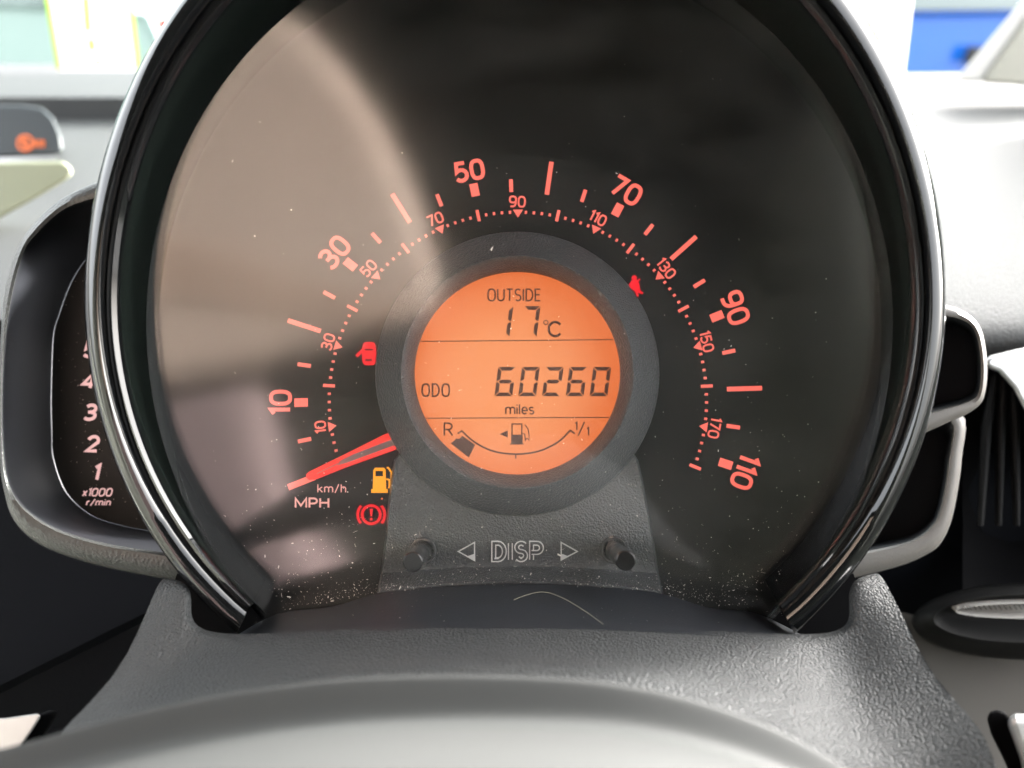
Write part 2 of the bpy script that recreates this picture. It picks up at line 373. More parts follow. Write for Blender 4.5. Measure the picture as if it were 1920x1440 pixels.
# ================================================================== INSTRUMENT CLUSTER
clu = thing('instrument_cluster', 'round speedometer cluster with amber centre display under a gloss black hood', 'instrument cluster', O)
TH = [lerp(-53, 233, i / 130) for i in range(131)]
def contour(cx, cy, a, bu, bl, h, over=0.0):
    row = []; k_ = lerp(49.6, 47.6, (808 - a) / 136) if a > 701 else 48
    for t in [lerp(-k_, 180 + k_, i / 130) for i in range(131)]:
        s_ = math.sin(R(t)); x = cx + a * math.cos(R(t)); y = cy - (bu if s_ > 0 else bl) * s_
        row.append(dp(x, y, h * (1 - .42 * max(0, -s_)) + over * max(0, s_)))
    return row
rimP = [(966, 560, 700, 770, 710, 3, 0), (966, 560, 803, 886, 821, 33, 14), (966, 560, 808, 892, 826, 35.5, 15), (966, 560, 804, 888, 823, 37.5, 15.5),
        (966, 560, 795, 876, 813, 38.6, 16), (966, 560, 783, 856, 797, 38.6, 16), (966, 560, 773, 840, 783, 37.6, 15.5),
        (966, 560, 768, 830, 776, 36.6, 15), (966, 560, 765, 824, 772, 37.2, 15), (966, 560, 757, 812, 764, 37.6, 15),
        (967, 563, 748, 803, 759, 36.6, 14.5), (967, 565, 741, 797, 756, 34.5, 14)]
obj('hood_rim', MB().grid([contour(*p) for p in rimP]), 'piano', clu, smooth=40)
tunP = [(967, 565, 741, 797, 756, 34.5, 14)] + [(lerp(967, 975, t), lerp(565, 620, t), lerp(738, 680, t ** .85), lerp(795, 706, t), lerp(755, 750, t), lerp(33.5, 2.5, t), lerp(13.5, 0, t)) for t in [i / 7 for i in range(8)]]
tunP += [(975, 620, 677, 703, 747, -2.0, 0)]
obj('hood_tunnel', MB().grid([contour(*p) for p in tunP]), 'tunnel', clu, smooth=40)

dial = obj('dial_surround', MB().prism([(975 + 715 * math.cos(R(a)), 620 - (728 if 0 < a < 180 else 775) * math.sin(R(a))) for a in range(-64, 245, 3)], dp, -3.0, -1.2), 'dialback', clu)
face = obj('dial_face', MB().grid([[pol(67.2, a * 3, 0.0) for a in range(120)], [pol(67.2, a * 3, -1.0) for a in range(120)]], True).poly([pol(67.2, a * 3, 0.0) for a in range(120)]), 'dial', clu)
# speed marks: miles per hour
def mph(v): return 201.8 - 2.0 * v
for v in range(0, 111, 5):
    a = mph(v)
    if v % 20 == 0: r0, r1, w_ = 56.6, 66.1, 1.25
    elif v % 10 == 0: r0, r1, w_ = 56.8, 60.4, 2.3
    else: r0, r1, w_ = 56.8, 60.4, 1.05
    if v == 0: r0, r1, w_ = 58.6, 66.1, 1.7
    ca = R(a); t = lambda r, o, h: O + E1 * (r * math.cos(ca) - o * math.sin(ca)) + E2 * (r * math.sin(ca) + o * math.cos(ca)) + N * h
    mb = MB(); q = [(r0, -w_ / 2), (r1, -w_ / 2), (r1, w_ / 2), (r0, w_ / 2)]; mb.prism(q, t, 0.0, 0.12)
    obj('tick_mark', mb, 'coral', face)
def kmh(v): return 201.8 - 2.0 * v / 1.609
dots = MB()
for v in range(4, 181, 2):
    ca = R(kmh(v)); t = lambda r, o, h: O + E1 * (r * math.cos(ca) - o * math.sin(ca)) + E2 * (r * math.sin(ca) + o * math.cos(ca)) + N * h
    if v % 20 == 0:
        obj('fine_tick_mark', MB().prism([(49.6, -.42), (52.8, -.42), (52.8, .42), (49.6, .42)], t, 0, .12), 'coral', face)
    elif v % 20 == 10:
        obj('pointer_mark', MB().prism([(49.5, 0), (51.7, -1.35), (51.7, 1.35)], t, 0, .12), 'coral', face)
    else: dots.prism([(50.6, -.33), (51.4, -.33), (51.4, .33), (50.6, .33)], t, 0, .12)
o = obj('dot_scale', dots, 'coral', face); o['kind'] = 'stuff'
for s_, x, y, rot, hg in (('10', 526, 755, 90, 43), ('30', 627, 473, 50, 42), ('50', 880, 320, 10, 40), ('70', 1174, 357, -30, 42), ('90', 1379, 577, -70, 43), ('110', 1397, 884, -110, 43)):
    obj('numeral', text(MB(), s_, x, y, hg, rot, 7.2, dp, 0, .12, gap=.30), 'coral', face)
for s_, x, y, rot in (('10', 601, 801, 97), ('30', 615, 641, 73), ('50', 691, 503, 48), ('70', 816, 411, 23), ('90', 970, 378, -2), ('110', 1121, 409, -27), ('130', 1249, 503, -51), ('150', 1325, 640, -76), ('170', 1340, 802, -101)):
    obj('small_numeral', text(MB(), s_, x, y, 22, rot, 3.3, dp, 0, .12, gap=.26), 'coral', face)
obj('unit_lettering', text(MB(), 'MPH', 585, 943, 20.5, 0, 3.4, dp, 0, .12, width=65), 'pink', face)
obj('unit_lettering', text(MB(), 'km/h', 622, 916, 16, 0, 2.0, dp, 0, .12, width=54), 'pink', face)
# warning lamps
lmp = MB().prism(sup(679, 641, 705, 685, 4), dp, 0, .12); lmp.ribbon([(668, 668), (682, 655)], 6, dp, 0, .12)
wl_ = obj('door_warning_lamp', lmp, 'red', face)
obj('lamp_window', MB().ribbon([(684, 655.5), (699, 655.5)], 3.2, dp, .12, .2).ribbon([(685, 675), (697, 675)], 4, dp, .12, .2), 'dial', face)
lmp = MB().prism([(699, 917), (700, 882), (703, 877), (720, 877), (723, 881), (724, 917), (727, 917), (727, 924), (696, 924), (696, 917)], dp, 0, .12)
lmp.ribbon([(724, 898), (730, 900), (730, 914)] + arc(731.5, 914, 2, -3, 180, 0, 4) + [(734, 900), (734, 886), (728, 877), (725, 877)], 3.2, dp, 0, .12)
obj('fuel_warning_lamp', lmp, 'amber', face)
obj('lamp_window', MB().prism([(704, 883), (718, 883), (718, 893), (704, 893)], dp, .12, .2), 'dial', face)
lmp = MB().ribbon(circ(696, 965, 17, n=40), 5.2, dp, 0, .12, closed=True)
lmp.ribbon(arc(696, 965, 25.3, 25.3, 140, 222, 10), 5, dp, 0, .12).ribbon(arc(696, 965, 25.3, 25.3, 40, -42, 10), 5, dp, 0, .12)
lmp.prism([(693.2, 954), (699, 954), (697.8, 968), (694.4, 968)], dp, 0, .12).prism(disc(696, 973.5, 2.9), dp, 0, .12)
obj('brake_warning_lamp', lmp, 'red', face)
lmp = MB().prism(disc(1189, 521, 5), dp, 0, .12)
lmp.prism([(1184, 526), (1194, 524), (1199, 533), (1200, 543), (1203, 551), (1196, 549), (1191, 546), (1183, 541), (1179, 534)], dp, 0, .12)
lmp.ribbon([(1194, 529), (1200, 523)], 3, dp, 0, .12).ribbon([(1197, 545), (1206, 550)], 4, dp, 0, .12).ribbon([(1193, 546), (1196, 556)], 4, dp, 0, .12)
obj('seat_belt_warning_lamp', lmp, 'red', face)
obj('lamp_dot', MB().prism(disc(716, 935, 1.8, 8), dp, 0, .12), 'orange', face)
# needle
nd = MB().prism([(722, 814), (750, 806), (752, 838), (737, 845), (650, 876), (592, 899), (580, 900), (574, 895), (574, 889), (580, 884), (640, 855)], dp, 4.4, 5.6)
ndo = obj('needle', nd, 'needle', clu, bevel=.12)
obj('needle_core', MB().prism([(752, 820), (752, 832), (732, 837.5), (690, 853), (655, 866), (632, 873), (638, 864), (662, 852), (729, 826)], dp, 5.5, 5.75).ribbon([(634, 869), (594, 888)], 2.2, dp, 5.5, 5.7), 'needlecore', ndo)

# centre display
BZ = (970, 701)
def ring(rad, h, dy=0, ry=None): return [dp(x, y, h) for x, y in circ(BZ[0], BZ[1] + dy, rad, ry, 128)]
bz = MB().grid([ring(266, -1), ring(266.5, 7.2), ring(265, 8.0), ring(262, 8.4), ring(223, 16.4), ring(218, 17.2, -3), ring(213, 16.6, -3), ring(196, 11.5, -1), ring(193, 10.2, -1, 191), ring(192, 6, -1, 189)], True)
obj('display_bezel', bz, 'bezel', clu, smooth=50)
LCDH = 7.5
scr = obj('display_screen', MB().poly([dp(x, y, LCDH) for x, y in circ(971, 700, 200, None, 96)]), 'lcd', clu)
lcd = lambda x, y, h: dp(x, y, LCDH + h)
def ink(name, mb): return obj(name, mb, 'ink', scr)
ink('display_lettering', text(MB(), 'OUTSIDE', 964, 553, 24.5, 0, 2.9, lcd, .02, .1, width=101, gap=.24))
def seg7(mb, on, x0, x1, y0, y1, th=6.0, sl=.13):
    ym = (y0 + y1) / 2; e = th / 2; g_ = 1.1
    def sk(x, y): return (x + (y1 - y) * sl, y)
    def hbar(y, up):
        if up == 'top': p = [(x0 + g_, y), (x1 - g_, y), (x1 - th - g_, y + th), (x0 + th + g_, y + th)]
        elif up == 'bot': p = [(x0 + th + g_, y - th), (x1 - th - g_, y - th), (x1 - g_, y), (x0 + g_, y)]
        else: p = [(x0 + e + g_, y), (x0 + th + g_, y - e), (x1 - th - g_, y - e), (x1 - e - g_, y), (x1 - th - g_, y + e), (x0 + th + g_, y + e)]
        mb.prism([sk(*q) for q in p], lcd, .02, .1)
    def vbar(x, top, right):
        d = -1 if right else 1
        if top: p = [(x, y0 + g_), (x, ym - g_ - .5), (x + d * e, ym - g_ - .5), (x + d * th, ym - e - g_), (x + d * th, y0 + th + g_)]
        else: p = [(x, y1 - g_), (x, ym + g_ + .5), (x + d * e, ym + g_ + .5), (x + d * th, ym + e + g_), (x + d * th, y1 - th - g_)]
        mb.prism([sk(*q) for q in p], lcd, .02, .1)
    for s_ in on:
        if s_ == 'a': hbar(y0, 'top')
        if s_ == 'g': hbar(ym, 'mid')
        if s_ == 'd': hbar(y1, 'bot')
        if s_ == 'f': vbar(x0, True, False)
        if s_ == 'b': vbar(x1, True, True)
        if s_ == 'e': vbar(x0, False, False)
        if s_ == 'c': vbar(x1, False, True)
    return mb
ink('display_digit', seg7(MB(), 'bc', 922, 955, 574, 632, 7.0))
ink('display_digit', seg7(MB(), 'abc', 976, 1006, 574, 632, 7.0))
for k, on in enumerate(('afgedc', 'abcdef', 'abged', 'afgedc', 'abcdef')):
    x0 = 927 + k * 44.6
    ink('display_digit', seg7(MB(), on, x0, x0 + 33.5, 688, 743, 7.0))
ink('display_lettering', MB().ribbon(circ(1023.5, 604.5, 4, n=20), 2, lcd, .02, .1, closed=True).ribbon(arc(1041, 617, 12.2, 13.2, 38, 322, 18), 4.6, lcd, .02, .1))
ink('display_line', MB().ribbon([(788, 640.2), (1150, 636.8)], 1.7, lcd, .02, .1))
ink('display_line', MB().ribbon([(798, 784.2), (1142, 782.6)], 1.7, lcd, .02, .1))
ink('display_lettering', text(MB(), 'ODO', 817, 731.5, 26, 0, 3.2, lcd, .02, .1, width=54, gap=.30))
ink('display_lettering', text(MB(), 'miles', 974.5, 767.5, 20, 0, 2.7, lcd, .02, .1, width=55, gap=.20))
ink('display_lettering', text(MB(), 'R', 840.5, 805, 26, 0, 3.0, lcd, .02, .1, width=18))
ink('display_lettering', text(MB(), '1', 1080, 799, 17, 0, 2.6, lcd, .02, .1).ribbon([(1084, 817), (1096, 791)], 2.6, lcd, .02, .1))
ink('display_lettering', text(MB(), '1', 1102, 809, 17, 0, 2.6, lcd, .02, .1))
gauge = MB().ribbon([(858, 813), (866, 808)] + arc(967, 722, 130, 129.5, 221, 319, 30)[0:0] + [tuple(p) for p in catmull([(866, 808), (890, 829), (925, 846), (967, 851.5), (1010, 846), (1046, 829), (1069, 807)], 6)] + [(1078, 813)], 3.2, lcd, .02, .1)
gauge.ribbon([(967, 851), (967, 860)], 3, lcd, .02, .1)
ink('fuel_gauge_arc', gauge)
ink('fuel_gauge_bar', MB().prism([(845, 831), (852, 826), (855, 822), (861, 823), (867, 817), (891, 834), (879, 858)], lcd, .02, .1))
pump = MB().prism([(958.5, 815), (980, 815), (980, 833), (958.5, 833)], lcd, .02, .1)
pump.ribbon([(960, 815), (960, 795), (978.5, 795), (978.5, 815)], 2.4, lcd, .02, .1).ribbon([(956, 832.5), (982, 832.5)], 2, lcd, .02, .1)
pump.ribbon([(980, 813), (984, 814), (985, 825)] + arc(988.5, 826, 3.5, -3.5, 180, 0, 6) + [(992, 815), (990, 804), (984, 796)], 2.0, lcd, .02, .1)
ink('fuel_pump_symbol', pump)
ink('arrow_symbol', MB().prism([(936.5, 814), (952, 807), (952, 820.5)], lcd, .02, .1))

# switch panel under the display, with its two push stems
rows = []
for y, h, xl, xr, bow in ((838, 6, 760, 1176, 0), (862, 6.2, 742, 1193, 0), (900, 6.4, 736, 1202, 0), (960, 6.8, 729, 1212, 0), (1005, 7, 726, 1221, 2), (1030, 6.2, 722, 1226, 5), (1048, 4.6, 719, 1229, 9), (1062, 4.4, 717, 1232, 13), (1073, 6.5, 715, 1235, 15), (1082, 9.5, 713, 1237, 16), (1090, 11.5, 712, 1239, 17), (1094, 11.5, 711, 1240, 17)):
    xs = [xl - 4] + [lerp(xl, xr, i / 30) for i in range(31)] + [xr + 4]
    rows.append([dp(x, y + bow * ((x - 972) / 255) ** 2, -1.2 if i in (0, 32) else h) for i, x in enumerate(xs)])
obj('switch_panel', MB().grid(rows), 'bezel', clu, smooth=60)
def ph(y):
    T = ((0, 6.5), (1005, 7.0), (1030, 6.2), (1048, 4.6), (1062, 4.4), (1200, 4.4))
    for (a, u), (b, v) in zip(T, T[1:]):
        if y <= b: return lerp(u, v, (y - a) / (b - a))
pan = lambda x, y, h: dp(x, y, ph(y) + h)
M['collar'] = mat('collar_plastic', (0.06, 0.06, 0.06), 0.2, coat=0.5)
M['edge_highlight'] = mat('painted_edge_highlight', (0.62, 0.62, 0.62), 0.25, coat=0.5)  # pale colour paints the light caught on letter and arrow edges
em = MB(); text(em, 'DISP', 970.5, 1034, 40.5, 0, 9.6, pan, -.4, .45, width=99, gap=.34)
eo = obj('embossed_lettering', em, 'edge_highlight', clu)
obj('lettering_top', text(MB(), 'DISP', 970.5, 1034, 35.7, 0, 4.8, pan, -.4, .55, width=94.2, gap=.34), 'bezel', eo)
for tri in ([(857, 1034), (891, 1015), (891, 1053)], [(1085, 1034), (1051, 1015), (1051, 1052)]):
    ao = obj('embossed_arrow', MB().prism(tri, pan, -.4, .45), 'edge_highlight', clu)
    tc_ = (sum(p[0] for p in tri) / 3, sum(p[1] for p in tri) / 3)
    obj('arrow_top', MB().prism([(lerp(p[0], tc_[0], .22), lerp(p[1], tc_[1], .22)) for p in tri], pan, -.4, .55), 'bezel', ao)
for bx, by in ((795, 1031), (1149, 1029)):
    c0 = dp(bx, by, 5.0)
    cyl = lambda r, h: [c0 + (E1 * math.cos(2 * math.pi * k / 40) + E2 * math.sin(2 * math.pi * k / 40)) * r + N * h for k in range(40)]
    col = MB().grid([cyl(3.5, -1), cyl(3.5, 2.2), cyl(3.2, 2.6), cyl(2.75, 2.6), cyl(2.6, 1)], True)
    bt = obj('push_stem', MB().grid([cyl(2.35, -1), cyl(2.35, 21.2), cyl(2.25, 21.7), cyl(2.0, 22.0)], True).poly(cyl(2.0, 22.0)), 'button', clu, smooth=50)
    obj('stem_collar', col, 'collar', bt, smooth=50)

# clear lens over the dial
LE = []
for t in [lerp(-47, 227, i / 90) for i in range(91)]:
    s_ = math.sin(R(t)); LE.append((974 + 700 * math.cos(R(t)), 605 - (738 if s_ > 0 else 758) * s_))
LE += [(520, 1158), (620, 1144), (720, 1116), (850, 1104), (970, 1100), (1100, 1104), (1230, 1116), (1330, 1146), (1420, 1158)]
obj('lens', MB().prism(LE, lp, -1.6, 0.0, back=True), 'lens', clu)

# ================================================================== STEERING COLUMN COWL
cow = thing('column_cowl', 'grey grained cowl over the steering column, below the speedometer', 'steering column cowl', zp(960, 1250, 80))
def rowz(pts, zs): return [zp(p[0], p[1], z) for p, z in zip(pts, zs)]
n17 = 17
r0 = [(298, 1088), (335, 1091), (351, 1120), (344, 1162), (366, 1189), (440, 1197), (600, 1187), (780, 1177), (960, 1174), (1140, 1177), (1320, 1187), (1520, 1197), (1588, 1190), (1608, 1165), (1600, 1120), (1612, 1086), (1655, 1078)]
r1 = [(262, 1180), (300, 1185), (330, 1200), (352, 1215), (385, 1225), (460, 1226), (600, 1217), (780, 1208), (960, 1205), (1140, 1208), (1320, 1219), (1470, 1229), (1560, 1232), (1605, 1225), (1640, 1205), (1665, 1180), (1697, 1165)]
r2 = [(215, 1275), (250, 1282), (290, 1286), (330, 1284), (385, 1276), (470, 1262), (620, 1247), (790, 1237), (960, 1234), (1130, 1238), (1290, 1255), (1430, 1287), (1520, 1313), (1580, 1320), (1640, 1310), (1700, 1290), (1748, 1272)]
r3 = [(110, 1372), (150, 1372), (210, 1362), (270, 1347), (350, 1326), (460, 1299), (620, 1268), (790, 1252), (960, 1247), (1130, 1253), (1280, 1277), (1410, 1320), (1500, 1362), (1580, 1402), (1660, 1424), (1750, 1400), (1828, 1350)]
z0 = [30, 32, 34, 36, 37] + [37] * 7 + [37, 36, 34, 32, 30]
G = [rowz(r0, [z - 6 for z in z0]), rowz(r0, z0), rowz(r1, [38] * 5 + [44] * 7 + [38] * 5), rowz(r2, [46] * 4 + [52] * 9 + [46] * 4), rowz(r3, [59] * 17)]
G[0] = [p + Vector((0, -.4, -3)) for p in G[1]]
G.append([p + Vector((0, -3, 5)) for p in G[-1]]); G.append([p + Vector((0, -14, 8)) for p in G[-1]]); G.append([p + Vector((0, -40, 2)) for p in G[-1]])
obj('cowl_shell', MB().grid(G), 'cowl', cow, smooth=180, sub=3).modifiers['subdivision'].boundary_smooth = 'PRESERVE_CORNERS'
# side skirts so that the cowl is a solid body
for col_, sx in ((0, -1), (16, 1)):
    edge = [row[col_] for row in G[1:6]]
    obj('cowl_side', MB().grid([edge, [p + Vector((-sx * 2, -6, -3)) for p in edge], [p + Vector((-sx * 14, -70, -10)) for p in edge]]), 'cowl', cow, smooth=60, sub=1)
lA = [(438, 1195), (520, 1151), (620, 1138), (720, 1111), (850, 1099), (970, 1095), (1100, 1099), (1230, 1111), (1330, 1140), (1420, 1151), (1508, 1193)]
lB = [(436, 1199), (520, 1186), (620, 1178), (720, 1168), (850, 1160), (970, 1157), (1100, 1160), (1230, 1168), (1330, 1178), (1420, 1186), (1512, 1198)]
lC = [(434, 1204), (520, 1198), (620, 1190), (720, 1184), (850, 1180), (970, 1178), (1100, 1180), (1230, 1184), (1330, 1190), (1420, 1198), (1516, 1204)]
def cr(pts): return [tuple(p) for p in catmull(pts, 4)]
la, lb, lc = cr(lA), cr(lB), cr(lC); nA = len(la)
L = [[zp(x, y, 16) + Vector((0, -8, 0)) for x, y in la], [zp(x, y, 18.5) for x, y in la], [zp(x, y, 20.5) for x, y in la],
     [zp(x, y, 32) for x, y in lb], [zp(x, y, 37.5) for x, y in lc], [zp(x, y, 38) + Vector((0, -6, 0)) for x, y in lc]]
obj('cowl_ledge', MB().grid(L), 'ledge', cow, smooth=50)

for sg in (-1, 1):
    pk = [(966 + sg * (x - 966), y) for x, y in ((1600, 1075), (1480, 1120), (1440, 1160), (1500, 1205), (1590, 1200), (1625, 1150))]
    obj('cowl_pocket', MB().poly([zp(x, y, 14) for x, y in pk]).grid([[zp(x, y, 14) for x, y in pk], [zp(x, y, 2) for x, y in pk]], True), 'black', cow)

# nearer column cover, out of focus
cv = thing('column_cover', 'smooth grey steering column cover, blurred in the foreground', 'steering column cover', zp(960, 1400, 120))
e = [(-300, 1470), (-60, 1420), (90, 1380), (260, 1330), (450, 1292), (640, 1269), (800, 1263), (960, 1264), (1130, 1273), (1280, 1301), (1420, 1348), (1530, 1402), (1620, 1460), (1740, 1540)]
E_ = []
for dz, dyp, in ((-4, 60), (-1.0, 6), (0, 0), (.6, 5), (2.5, 60), (4, 92), (9, 106), (22, 130), (37, 175), (52, 260), (54, 420)):
    E_.append([zp(x + (x - 960) * dyp * .0006, y + dyp, 88 + dz) for x, y in e])
obj('cover_shell', MB().grid(E_), 'cowlsm', cv, smooth=180, sub=2)

# ================================================================== REV COUNTER POD (left)
pod = thing('rev_counter', 'rev counter pod at the left of the speedometer, numbered 1 to 5', 'rev counter', zp(150, 720, 0))
po = [(300, 322), (235, 330), (173, 345), (110, 377), (63, 420), (33, 467), (10, 545), (1, 640), (-2, 760), (0, 860), (6, 912), (26, 975), (77, 1022), (172, 1057), (297, 1083), (420, 1100)]
pi_ = [(300, 350), (235, 360), (170, 377), (117, 397), (67, 443), (43, 480), (22, 560), (9, 652), (5, 760), (8, 850), (19, 910), (47, 953), (108, 992), (194, 1018), (301, 1035), (420, 1050)]
pf = [(300, 440), (240, 450), (190, 465), (160, 490), (140, 520), (126, 550), (112, 590), (101, 631), (97, 738), (98, 810), (101, 859), (125, 923), (172, 966), (225, 984), (275, 994), (400, 1010)]
cr5 = lambda p: [tuple(q) for q in catmull(p, 5)]
po_, pii, pff = cr5(po), cr5(pi_), cr5(pf)
PX = lambda pts, z: [zp(x, y, z) for x, y in pts]
mid = [(lerp(a[0], b[0], .5), lerp(a[1], b[1], .5)) for a, b in zip(po_, pii)]
near = [(lerp(a[0], b[0], .88), lerp(a[1], b[1], .88)) for a, b in zip(po_, pii)]
obj('pod_rim', MB().grid([PX(po_, -30), PX(po_, 2), PX([(lerp(a[0], b[0], .06), lerp(a[1], b[1], .06)) for a, b in zip(po_, pii)], 4), PX(mid, 5.5), PX(near, 5), PX(pii, 3.5)]), 'podrim', pod, smooth=60)
m2 = [(lerp(a[0], b[0], .55), lerp(a[1], b[1], .55)) for a, b in zip(pii, pff)]
obj('pod_bowl', MB().grid([PX(pii, 3.5), PX([(lerp(a[0], b[0], .05), lerp(a[1], b[1], .05)) for a, b in zip(pii, pff)], 1), PX(m2, -9), PX([(lerp(a[0], b[0], .97), lerp(a[1], b[1], .97)) for a, b in zip(pii, pff)], -15), PX(pff, -15.6)]), 'bowl', pod, smooth=60)
pfc = obj('pod_face', MB().poly([zp(x, y, -15.3) for x, y in pff] + [zp(430, 1010, -15.3), zp(430, 440, -15.3)]), 'dial', pod)
pz = lambda x, y, h: zp(x, y, -15.3 + h)
for s_, x, y in (('5', 169, 655), ('4', 167, 714), ('3', 170, 773), ('2', 174, 832), ('1', 181, 886)):
    obj('numeral', text(MB(), s_, x, y, 33, 0, 6.2, pz, 0, .12, slant=.22, sx=1.15), 'tachpink', pfc)
obj('unit_lettering', text(MB(), 'x1000', 183, 923, 16, 0, 2.6, pz, 0, .12, width=56, slant=.25), 'tachpink', pfc)
obj('unit_lettering', text(MB(), 'r/min', 185, 942, 13, 0, 2.3, pz, 0, .12, width=46, slant=.25), 'tachpink', pfc)

# ================================================================== RIGHT PODS
def frame_pod(label, outer, inner, z, org):
    t = thing('side_pod', label, 'dashboard pod', org, 'pods right of the speedometer')
    a, b = cr5(outer), cr5(inner)
    md = [(lerp(p[0], q[0], .5), lerp(p[1], q[1], .5)) for p, q in zip(a, b)]
    n_ = [(lerp(p[0], q[0], .9), lerp(p[1], q[1], .9)) for p, q in zip(a, b)]
    obj('pod_frame', MB().grid([PX(a, z - 40), PX(a, z - 1), PX([(lerp(p[0], q[0], .08), lerp(p[1], q[1], .08)) for p, q in zip(a, b)], z), PX(md, z + 1), PX(n_, z + .6), PX(b, z - .5)]), 'podsilver', t, smooth=60)
    c = (sum(p[0] for p in b) / len(b), sum(p[1] for p in b) / len(b))
    sh = lambda k: [(lerp(p[0], c[0], k), lerp(p[1], c[1], k)) for p in b]
    wal = MB().grid([PX(b, z - .5), PX(sh(.03), z - 2), PX(sh(.10), z - 16), PX(sh(.16), z - 18)]); wal.poly(PX(sh(.16), z - 18))
    obj('pod_recess', wal, 'bowl', t, smooth=50)
frame_pod('upper silver-edged pod beside the right edge of the hood', [(1690, 560), (1770, 572), (1800, 581), (1825, 597), (1841, 622), (1849, 660), (1851, 700), (1847, 735), (1838, 757), (1815, 775), (1780, 791), (1735, 811), (1680, 830)],
          [(1690, 582), (1772, 594), (1797, 599), (1819, 610), (1831, 632), (1837, 670), (1838, 705), (1835, 732), (1828, 745), (1805, 756), (1770, 766), (1735, 777), (1680, 795)], 8, zp(1790, 690, 8))
frame_pod('lower silver-edged pod curling under the right edge of the hood', [(1700, 770), (1803, 775), (1803, 860), (1797, 910), (1784, 975), (1764, 1018), (1738, 1039), (1690, 1060), (1610, 1081), (1540, 1095)],
          [(1700, 785), (1781, 790), (1778, 860), (1771, 915), (1760, 962), (1744, 988), (1715, 1010), (1675, 1023), (1600, 1038), (1540, 1045)], 2, zp(1760, 930, 2))

# ================================================================== DASHBOARD AND ITS FITTINGS
dash = thing('dashboard', 'pale grey grained dashboard top running under the windscreen', 'dashboard', gp(1700, 400, -100))
xs = [1350, 1480, 1600, 1720, 1840, 1960, 2120, 2400]
rowsR = []
for y, H in ((138, -99), (143, -96), (152, -95), (200, -95), (320, -96), (440, -98), (540, -100), (610, -104), (648, -110), (668, -117)):
    rowsR.append([gp(x, y - (x - 1850) * .05 * max(0, (y - 480) / 190), H) for x in xs])
last = rowsR[-1]; rowsR.append([p - UP * 30 for p in last])
obj('dash_top', MB().grid(rowsR), 'dash', dash, smooth=180, sub=2)
xl = [-700, -420, -200, -60, 60, 180, 320, 520, 760]
rowsL = []
for y, H in ((120, -100), (127, -96), (136, -95), (176, -95)): rowsL.append([gp(x, y, H) for x in xl])
base = [gp(x, 183, -96.5) for x in xl]; rowsL.append(base)
rowsL.append([p - UP * 3 for p in base]); rowsL.append([p - UP * 21 for p in base])
for y, H in ((236, -119), (262, -119), (330, -119), (420, -120), (520, -124), (640, -134), (700, -150)): rowsL.append([gp(x, y, H) for x in xl])
rowsL.append([p - UP * 40 for p in rowsL[-1]])
obj('dash_top', MB().grid(rowsL), 'dash', dash, smooth=50)
# front faces below the top, left and right
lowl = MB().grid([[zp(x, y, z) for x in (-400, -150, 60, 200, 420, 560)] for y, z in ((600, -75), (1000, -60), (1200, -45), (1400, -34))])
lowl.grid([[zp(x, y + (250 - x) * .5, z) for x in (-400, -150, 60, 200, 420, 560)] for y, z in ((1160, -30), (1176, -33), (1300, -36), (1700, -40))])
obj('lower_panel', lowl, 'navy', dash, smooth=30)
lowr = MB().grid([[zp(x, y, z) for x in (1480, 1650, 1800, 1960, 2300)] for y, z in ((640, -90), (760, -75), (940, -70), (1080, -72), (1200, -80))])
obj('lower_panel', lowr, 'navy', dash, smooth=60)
gr = MB().grid([[zp(x, y + (x - 1700) * .22, z) for x in (1480, 1650, 1800, 1960, 2300)] for y, z in ((1150, -62), (1170, -58), (1260, -52), (1400, -40), (1700, -20))])
obj('knee_panel', gr, 'grey', dash, smooth=60)

# centre warning display at far left
wd = thing('warning_display', 'small dark dashboard display with orange airbag symbol, far left', 'display', zp(20, 250, -330))
dz = -330
hous = [(-160, 196), (40, 197), (78, 202), (100, 222), (114, 255), (118, 282), (108, 290), (-160, 298)]
obj('display_housing', MB().prism(hous, zp, dz - 120, dz, back=True), mat('blue_grey_plastic', (0.02, 0.026, 0.03), 0.5), wd, bevel=3)
obj('display_sill', MB().prism([(-160, 300), (104, 292), (108, 298), (-160, 312)], zp, dz - 60, dz + 6, back=True), 'silver', wd)
ic = MB().ribbon(circ(47, 268, 14, n=28), 4.0, zp, dz + .2, dz + 1, closed=True).ribbon([(37, 259), (57, 278)], 3, zp, dz + .2, dz + 1)
ic.prism(disc(46, 263, 4), zp, dz + .2, dz + 1).ribbon([(43, 270), (50, 276)], 5, zp, dz + .2, dz + 1)
obj('airbag_symbol', ic, 'orange', wd)
ic = MB().ribbon([(66, 262), (66, 276)], 4, zp, dz + .2, dz + 1).ribbon([(74, 262), (74, 276)], 4, zp, dz + .2, dz + 1).ribbon([(81, 262), (81, 276)], 3.5, zp, dz + .2, dz + 1)
obj('airbag_symbol', ic, 'orange', wd)
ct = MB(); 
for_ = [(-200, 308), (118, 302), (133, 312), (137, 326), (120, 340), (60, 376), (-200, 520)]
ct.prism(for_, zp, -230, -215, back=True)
obj('console_panel', ct, 'lime', smooth=30, label='wedge of trim with a lime reflection painted into its colour, below the orange airbag symbol', cat='trim panel', bevel=4)

